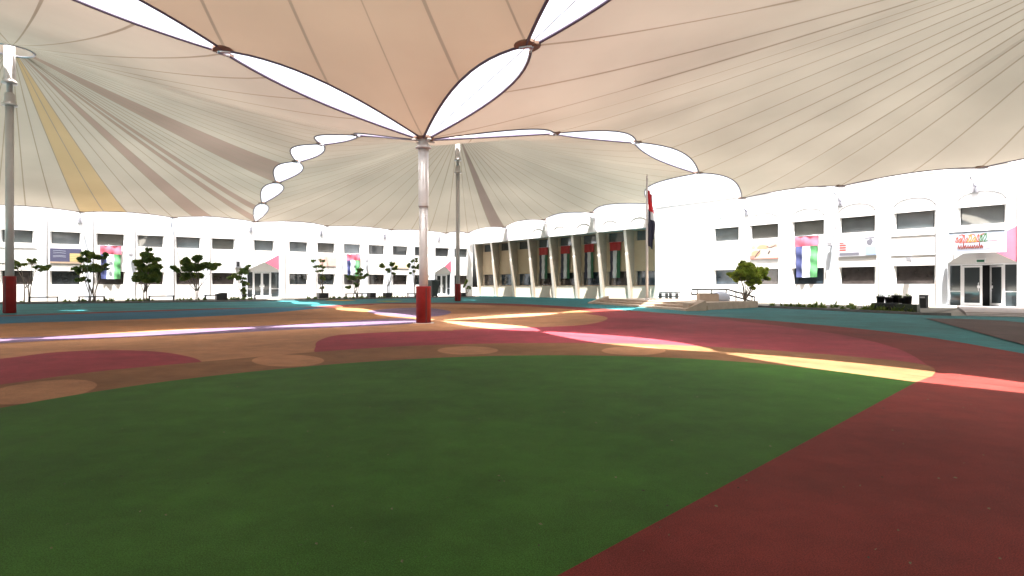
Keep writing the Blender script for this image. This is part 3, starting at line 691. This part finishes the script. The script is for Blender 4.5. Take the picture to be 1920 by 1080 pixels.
for (w0, z0, z1) in ((0, 0, .40),):
    P = [a, b_, b_+n2, a+n2]; m.face([p_+Vector((0, 0, z1)) for p_ in P])
    for k in range(4): m.face([P[k], P[(k+1) % 4], P[(k+1) % 4]+Vector((0, 0, z1)), P[k]+Vector((0, 0, z1))])
m.build('side_wall', ledm, t)
t = thing('flagpole', 'white flagpole on the stone platform', 'flagpole', (at(1213, 564, 38.5).x, 38.5, .37))
p = MB(); p.tube([(0, 0, 0), (0, 0, 7.7)], [.09, .055], 12); p.lathe([(.02, 7.7), (.07, 7.74), (.07, 7.8), (.02, 7.85)], 12); p.build('pole', steel, t)
p = MB(); p.lathe([(.2, 0), (.2, .05), (.12, .12), (.1, .13)], 16); p.build('base', steel, t)
fo = MB()
NX = 10; zs = [6.95-.25*i for i in range(15)]
def fp(j, z):
    k = (6.95-z)/3.5; wd = .22+.25*math.sin(min(1, k*1.2)*2.6)**2; u = j/NX
    return (.07+u*wd, .12*math.sin(u*9+z*2), z-.35*u*(1-k*.2))
for i in range(14):
    for j in range(NX):
        c = 0 if i < 5 else (2 if (i < 7 and j > 3) else 1)
        fo.face([fp(j, zs[i+1]), fp(j+1, zs[i+1]), fp(j+1, zs[i]), fp(j, zs[i])], c, True)
f_ = fo.build('drooping_flag', [flag_r, flag_k, flag_w], weld=True); f_.location = t.location
tag(f_, 'limp red and black flag drooping from the flagpole', 'flag')
t = thing('handrail', 'thin dark two rail handrail sloping down behind the platform', 'handrail', (12.5, 37, 0))
hp = [at(1297, 543, 37)-Vector((12.5, 37, 0)), at(1365, 543, 37)-Vector((12.5, 37, 0)), at(1415, 557, 36.6)-Vector((12.5, 37, 0))]
dn = Vector((0, 0, -.30)); p = MB(); p.tube([hp[0]+dn, hp[0], hp[1], hp[2], hp[2]+dn], .05, 6); p.tube([hp[0]+dn, hp[1]+dn, hp[2]+dn], .048, 6); p.build('rail', black, t)
for f0, zb in ((.15, .37), (.55, .37), (.95, .37)): 
    p = MB(); c_ = hp[0].lerp(hp[1], f0); p.tube([c_, Vector((c_.x, c_.y, zb))], .035, 6); p.build('post', black, t)
for f0 in (.3, .9):
    p = MB(); c_ = hp[1].lerp(hp[2], f0); p.tube([c_, Vector((c_.x, c_.y, .05))], .035, 6); p.build('post', black, t)
c_ = at(1327, 571, 35.5); m = MB(); m.box(-.55, .55, -.3, .3, 0, .42); m.box(-.5, .5, -.25, .25, .42, .46, 1)
o = m.build('planter_block', [ledm, bed]); o.location = (c_.x, c_.y, .378); tag(o, 'beige stone planter block on the platform left of the tree', 'planter')
m = MB(); m.lathe([(.55, 0), (.62, .15), (.55, .38), (.3, .52), (.1, .55)], 14); o = m.build('covered_mound', mat('pale_sheet', (.55, .6, .75), .6, .08, 3)); o.scale = (1, .7, 1); c_ = at(1350, 570, 36.5); o.location = (c_.x, c_.y, .378); tag(o, 'pale bluish sheet covered mound behind the handrail', 'cover')

# low seats beside the blank wall
for i, (px, D, lb) in enumerate(((1244, 47, 'left dark low bench before the blank wall'), (1263, 47.5, 'right dark low bench before the blank wall'))):
    c_ = at(px, 560, D); t = thing('low_bench', lb, 'bench', (c_.x, c_.y, .02), RB, 'benches before the blank wall')
    for k in range(2):
        p = MB(); p.box(-.38+.1*k, .38+.1*k, -.18, .18, .38+.32*k, .46+.32*k); p.build('slab', black, t)
    for x in (-.3, .3):
        p = MB(); p.box(x-.03, x+.03, -.15, .15, 0, .68); p.build('leg', black, t)

# ------------------------------------------------------------------ benches and planters along the left bed
def bench(px, y, D, w, label, grp='thin legged benches along the left wing', blk=0, nameit='slim_bench', cat='bench'):
    c_ = at(px, y, D); t = thing(nameit, label, cat, (c_.x, c_.y, .03), RA+random.uniform(-.03, .03), grp)
    p = MB(); p.box(-w/2, w/2, -.2, .2, .38, .46); p.build('seat', black, t)
    for sx in (-1, 1):
        for sy in (-1, 1):
            p = MB(); x = sx*(w/2-.06); p.box(x-.035, x+.035, sy*.16-.03, sy*.16+.03, 0, .38); p.build('leg', black, t)
    p = MB(); p.box(-w/2+.08, w/2-.08, -.015, .015, .08, .11); p.build('stretcher', black, t)
    return t
bench(82, 566, 44.0, 1.7, 'bench nearest the left mast')
bench(172, 566, 45.5, 1.65, 'bench under the second tree from the left')
bench(303, 566, 48.5, 1.8, 'bench right of the full olive crowned tree')
bench(403, 560, 52.5, 1.6, 'bench with black boxes at its right end, right of the widest tree')
bench(467, 560, 54.5, 1.1, 'short bench just left of the pink hooded entrance')
bench(664, 555, 62, 1.8, 'bench under the bush in front of the far flag')
bench(680, 555, 64, 1.3, 'bench beside the black box, right of the far flag')
bench(773, 553, 64, 1.1, 'farthest bench, just left of the near post')
def planter(px, D, w, h, label, M_rz=RA, z=.03):
    c_ = at(px, 560, D); t = thing('planter_box', label, 'planter', (c_.x, c_.y, z), M_rz, 'black planter boxes and boxes by the walls')
    p = MB(); th = .05
    p.box(-w/2, w/2, -.35, -.35+th, 0, h); p.box(-w/2, w/2, .35-th, .35, 0, h); p.box(-w/2, -w/2+th, -.3, .3, 0, h); p.box(w/2-th, w/2, -.3, .3, 0, h); p.build('box', black, t)
    p = MB(); p.box(-w/2+th, w/2-th, -.3, .3, .02, h-.06); p.build('soil', bed, t); return t
planter(418, 53.0, .55, .62, 'black box at the right end of the bench, left box of the pair')
planter(409, 52.7, .35, .55, 'smaller black box on the left of the pair by the bench')
planter(605, 60.5, .95, .52, 'black planter box holding the small palm')
planter(697, 63.5, .65, .5, 'black box right of the bench under the far bush')
planter(727, 63, .75, .5, 'black planter box of the ball topped tree')
planter(867, 68, .5, .45, 'black box at the foot of the far wing corner')

# ------------------------------------------------------------------ trees
def leafcloud(m, c, rx, ry, rz, n, size, mi=0, rnd=random):
    for _ in range(n):
        while True:
            v = Vector((rnd.uniform(-1, 1), rnd.uniform(-1, 1), rnd.uniform(-1, 1)))
            if .15 < v.length < 1: break
        v = v*(v.length**-.35)*rnd.uniform(.55, 1.0)
        p = c+Vector((v.x*rx, v.y*ry, v.z*rz)); s_ = size*rnd.uniform(.6, 1.3)
        a = Vector((rnd.gauss(0, 1), rnd.gauss(0, 1), rnd.gauss(0, .6))).normalized(); b_ = a.orthogonal().normalized(); b_ = Matrix.Rotation(rnd.uniform(0, 6.28), 3, a) @ b_; c2 = a.cross(b_)
        m.face([p-b_*s_, p+c2*s_*.42, p+b_*s_, p-c2*s_*.42], mi)
def tree(name, label, cat, base_px, D, blobs, trunks, lm, grp, dens=1.0, size=.11, zb=.03, lean=0):
    """blobs: (px,py,rx,ry) leaf clumps in the tree's own plane; trunks: px offsets at foot"""
    rnd = random.Random(hash_(label)); b0 = at(base_px, 560, D); root = thing(name, label, cat, (b0.x, D, zb), 0, grp)
    C_ = []
    for (px, py, rx, ry) in blobs:
        q_ = at(px, py, D); C_.append((Vector((q_.x-b0.x, rnd.uniform(-.3, .3), q_.z-zb)), rx*D/F, ry*D/F))
    cr = MB(); tr = MB(); zl = min(c.z-rz for c, rx, rz in C_)
    fork = max(.25, zl*.45)
    for k, o_ in enumerate(trunks):
        p0 = Vector((o_*D/F, rnd.uniform(-.1, .1), 0)); p1 = Vector((o_*D/F*.8, rnd.uniform(-.05, .05), fork))
        tr.tube([p0, p0.lerp(p1, .5)+Vector((rnd.uniform(-.04, .04), 0, 0)), p1], [.05, .042, .036], 6)
        for c, rx, rz in C_[k::len(trunks)] if len(trunks) > 1 else C_:
            mid = p1.lerp(c, .5)+Vector((rnd.uniform(-.08, .08), rnd.uniform(-.08, .08), rnd.uniform(-.05, .1)))
            tr.tube([p1, mid, c], [.034, .022, .01], 5)
            for _ in range(4):
                e_ = c+Vector((rnd.uniform(-rx, rx), rnd.uniform(-rx, rx), rnd.uniform(-rz, rz)))*.7; tr.tube([mid.lerp(c, .6), e_], [.014, .005], 4)
    for c, rx, rz in C_:
        # break each clump in smaller sprays
        nn = max(4, int(11*dens*rx*rz/.16)); nn = min(nn, 22)
        for _ in range(nn):
            o_ = Vector((rnd.uniform(-1, 1)*rx*.8, rnd.uniform(-1, 1)*rx*.7, rnd.uniform(-1, 1)*rz*.75)); leafcloud(cr, c+o_, rx*.58, rx*.52, rz*.55, int(95*dens), size*.95, rnd.choice((0, 0, 1)), rnd)
    tr.build('trunk', barkm, root); cr.build('crown', lm, root); return root
def hash_(s_): return sum((i+1)*ord(c) for i, c in enumerate(s_))
tg = 'small trees along the left wing'
D2 = [leaf_d, leaf_o]
tree('young_tree', 'sparse flat topped tree right behind the left mast', 'tree', 52, 45.0, [(42, 494, 12, 5), (60, 488, 9, 5), (64, 503, 10, 5), (86, 502, 10, 6), (34, 500, 6, 5)], (-6, 2, 6), D2, tg, .6)
tree('young_tree', 'many stemmed tree in front of the leftmost flag', 'tree', 172, 46.0, [(168, 474, 10, 5), (152, 486, 10, 7), (178, 480, 16, 6), (196, 480, 9, 6), (148, 505, 12, 8), (176, 502, 16, 7), (160, 523, 10, 6), (190, 500, 10, 6)], (-6, -1, 3, 7), D2, tg, .85)
tree('young_tree', 'tall full olive green tree with pointed top', 'tree', 272, 48.5, [(278, 467, 5, 4), (276, 478, 12, 6), (284, 487, 13, 7), (264, 492, 10, 7), (290, 500, 14, 8), (268, 507, 14, 8), (262, 522, 12, 6), (282, 520, 14, 9), (292, 512, 10, 7)], (-2, 3), [leaf_o, leaf_d], tg, 1.1)
tree('young_tree', 'widest tree with spreading crown over a slim forked trunk', 'tree', 370, 52.0, [(352, 490, 9, 7), (374, 486, 9, 7), (334, 505, 9, 6), (350, 502, 12, 7), (372, 500, 13, 8), (392, 498, 12, 7), (406, 500, 9, 6), (352, 518, 12, 7), (370, 517, 8, 6)], (-3, 2), D2, tg, 1.1)
tree('young_tree', 'thin dark tree beside the pink hooded entrance', 'tree', 455, 55.0, [(453, 508, 11, 6), (466, 502, 6, 5), (442, 519, 9, 6), (453, 524, 9, 6), (459, 533, 6, 5), (458, 545, 6, 6), (455, 553, 5, 5)], (0, 3), D2, tg, .7)
tree('small_palm', 'small palm like tree growing in a black box', 'tree', 604, 60.6, [(590, 490, 6, 2.5), (604, 489, 6, 2.5), (592, 500, 7, 3), (604, 500, 7, 4), (598, 508, 8, 3), (604, 520, 5, 6), (604, 540, 4, 3)], (0, 2), D2, tg, .5, .10, .3)
tree('bushy_tree', 'low dark tree below the far flag', 'tree', 666, 62.0, [(675, 510, 7, 6), (660, 520, 8, 5), (674, 522, 8, 5), (685, 516, 4, 3), (654, 537, 6, 5), (668, 534, 6, 4)], (-3, 2, 5), D2, tg, .8)
tree('ball_topped_tree', 'clipped tree with separate ball crowns and pale stems', 'tree', 728, 63.0, [(716, 497, 7, 5), (736, 496, 6, 5), (742, 501, 6, 5), (725, 508, 6, 5), (739, 514, 4, 4)], (-2, 2), [leaf_o, leaf_d], tg, .9, .09, .3)
tree('bushy_tree', 'tree with clumped crown half behind the near post', 'tree', 778, 64.0, [(777, 488, 6, 5), (770, 497, 6, 5), (778, 503, 6, 5), (772, 511, 5, 4), (786, 498, 5, 5)], (0,), D2, tg, .7)
tree('bushy_tree', 'low shrubby tree against the far end of the left wing', 'tree', 875, 68.0, [(876, 527, 5, 5), (872, 535, 4, 4), (880, 540, 4, 4)], (0,), D2, tg, .5, .09)
tree('young_tree', 'bright green round crowned tree in front of the right wing', 'tree', 1396, 35.5, [(1380, 508, 11, 9), (1396, 498, 12, 9), (1412, 502, 12, 9), (1388, 520, 13, 9), (1408, 518, 14, 10), (1424, 512, 9, 8), (1402, 530, 10, 6), (1414, 541, 6, 4), (1374, 516, 9, 6), (1434, 508, 9, 7), (1440, 520, 8, 6), (1418, 526, 10, 7), (1396, 510, 14, 9)], (-1, 2), [leaf_l, leaf_o], None, 1.5, .075)

# ground cover in the beds: uncountable low plants, one mass per bed
rp = random.Random(3)
def cover(spots, label, hs):
    m = MB()
    for (x, y) in spots:
        s_ = rp.uniform(.6, 1.1)*hs; o_ = Vector((x, y, .03))
        for _ in range(16):
            a = rp.uniform(0, 6.28); l = rp.uniform(.2, .5)*s_; w = rp.uniform(.015, .03); tip = Vector((math.cos(a)*l*.6, math.sin(a)*l*.6, l*rp.uniform(.6, 1.3))); sd = Vector((-math.sin(a), math.cos(a), 0))*w
            md = tip*.5+Vector((0, 0, .06)); m.face([o_-sd, o_+md-sd, o_+tip, o_+md+sd, o_+sd], rp.choice((0, 1)))
        leafcloud(m, o_+Vector((0, 0, .12*s_)), .35*s_, .35*s_, .14*s_, 45, .05, rp.choice((0, 1)), rp)
    tag(m.build('ground_cover', [leaf_o, leaf_d]), label, 'plants', kind='stuff')
def along(p0, p1, n, w): return [(p0[0]+(p1[0]-p0[0])*f+rp.uniform(0, w), p0[1]+(p1[1]-p0[1])*f+rp.uniform(-w, w)*.5) for f in [rp.random() for _ in range(n)]]
cover(along((14.9, 35.6), (16.0, 32.2), 26, .8)+along((16.4, 31.0), (17.6, 28.2), 30, .8)+along((15.8, 36), (19, 31), 14, 2), 'low plants in the bed behind the right kerb', .8)
cover(along((22.6, 24.4), (30, 19.2), 60, 2.0), 'low dark plants right of the entrance path', 1.25)
sp = []
for px in (10, 30, 120, 150, 160, 190, 200, 238, 246, 255, 263, 270, 330, 345, 356, 376, 430, 437, 445, 452, 460, 585, 590, 620, 630, 650, 657, 672, 681, 712, 720, 740, 750, 800):
    D = 42.6+px/700*17; c_ = at(px, 560, D); sp += [(c_.x+rp.uniform(-.4, .4), c_.y+rp.uniform(-.1, .8)) for _ in range(3)]
cover(sp, 'sparse low plants in the bed along the left wing', .65)

# long black troughs and pots on the right
def trough(px, D, w, h, label, mt):
    c_ = at(px, 560, D); t = thing('planter_trough', label, 'planter', (c_.x, c_.y, .03), RB+R(8), None)
    p = MB(); p.box(-w/2, w/2, -.3, -.24, 0, h); p.box(-w/2, w/2, .24, .3, 0, h); p.box(-w/2, -w/2+.06, -.24, .24, 0, h); p.box(w/2-.06, w/2, -.24, .24, 0, h); p.build('box', mt, t)
    p = MB(); p.box(-w/2+.06, w/2-.06, -.24, .24, .02, h-.07); p.build('soil', bed, t)
trough(1662, 29.5, 1.15, .42, 'long black trough left of the pair beside the right kerb', black)
trough(1702, 28.2, .85, .40, 'dark green trough right of the pair beside the right kerb', mat('green_plastic', (.02, .035, .015), .5))
def pot(px, D, r, h, label, z=.03, mt=black):
    c_ = at(px, 560, D); t = thing('plant_pot', label, 'pot', (c_.x, c_.y, z), 0, 'dark pots beside the right kerb')
    p = MB(); p.lathe([(r*.7, 0), (r*.95, h*.9), (r, h*.9), (r, h), (r*.85, h)], 16); p.build('pot', mt, t)
    p = MB(); leafcloud(p, Vector((0, 0, h+.04)), r*.9, r*.9, .07, 22, .05, 0, rp); p.build('plant', leaf_d, t)
pot(1651, 31.2, .2, .72, 'leftmost tall dark pot behind the black trough'); pot(1667, 31.0, .2, .68, 'second tall dark pot behind the black trough')
pot(1681, 31, .24, .78, 'broadest tall pot, at the middle of the pot row'); pot(1692, 30.5, .18, .66, 'pot right of the broadest one behind the green trough'); pot(1702, 30.4, .2, .74, 'rightmost pot behind the green trough')
t = thing('litter_bin', 'slim black bin against the wall between the pots and the entrance path', 'bin', (at(1732, 560, 33.5).x, 33.5, .03), RB)
p = MB(); p.box(-.17, .17, -.17, .17, .03, .72); p.build('body', black, t); p = MB(); p.box(-.19, .19, -.19, .19, .72, .77); p.box(-.12, .12, -.2, -.17, .58, .66); p.build('lid', galv, t)
c_ = at(812, 560, 66); t = thing('wheeled_bin', 'tall dark green bin right behind the near post', 'bin', (c_.x, c_.y, .03), RA)
p = MB()
P = [(-.35, -.4, .1), (.3, -.4, .1), (.3, .4, .1), (-.35, .4, .1)]; Q = [(-.4, -.5, 1.75), (.5, -.5, 1.75), (.5, .5, 1.75), (-.4, .5, 1.75)]
p.face(P[::-1]); p.face(Q)
for k in range(4): p.face([P[k], P[(k+1) % 4], Q[(k+1) % 4], Q[k]])
p.build('body', mat('bin_green', (.03, .045, .045), .5), t); p = MB(); p.box(-.45, .55, -.55, .55, 1.76, 1.86); p.build('lid', mat('bin_lid', (.06, .075, .08), .5), t)
for x in (-.28, .24):
    p = MB(); p.tube([(x, -.45, .11), (x, -.35, .11)], .11, 12); p.build('wheel', black, t)

# fallen leaves scattered on the rubber
lt = MB(); rl = random.Random(5)
for _ in range(150):
    px = rl.uniform(60, 1900); py = 700+380*rl.random()**1.6; x, y = G(px, py); s_ = rl.uniform(.006, .014); a = rl.uniform(0, 3.14)
    c, d_ = math.cos(a)*s_, math.sin(a)*s_; z = LV[0]+.004
    lt.face([(x-c, y-d_, z), (x+d_*.5, y-c*.5, z+.006), (x+c, y+d_, z+.002), (x-d_*.5, y+c*.5, z)], rl.choice((0, 0, 1)))
tag(lt.build('leaf_litter', [mat('dry_leaf', (.12, .11, .06), .8), mat('dark_leaf', (.04, .03, .02), .8)]), 'tiny dry leaves scattered over the rubber floor', 'leaf litter', kind='stuff')
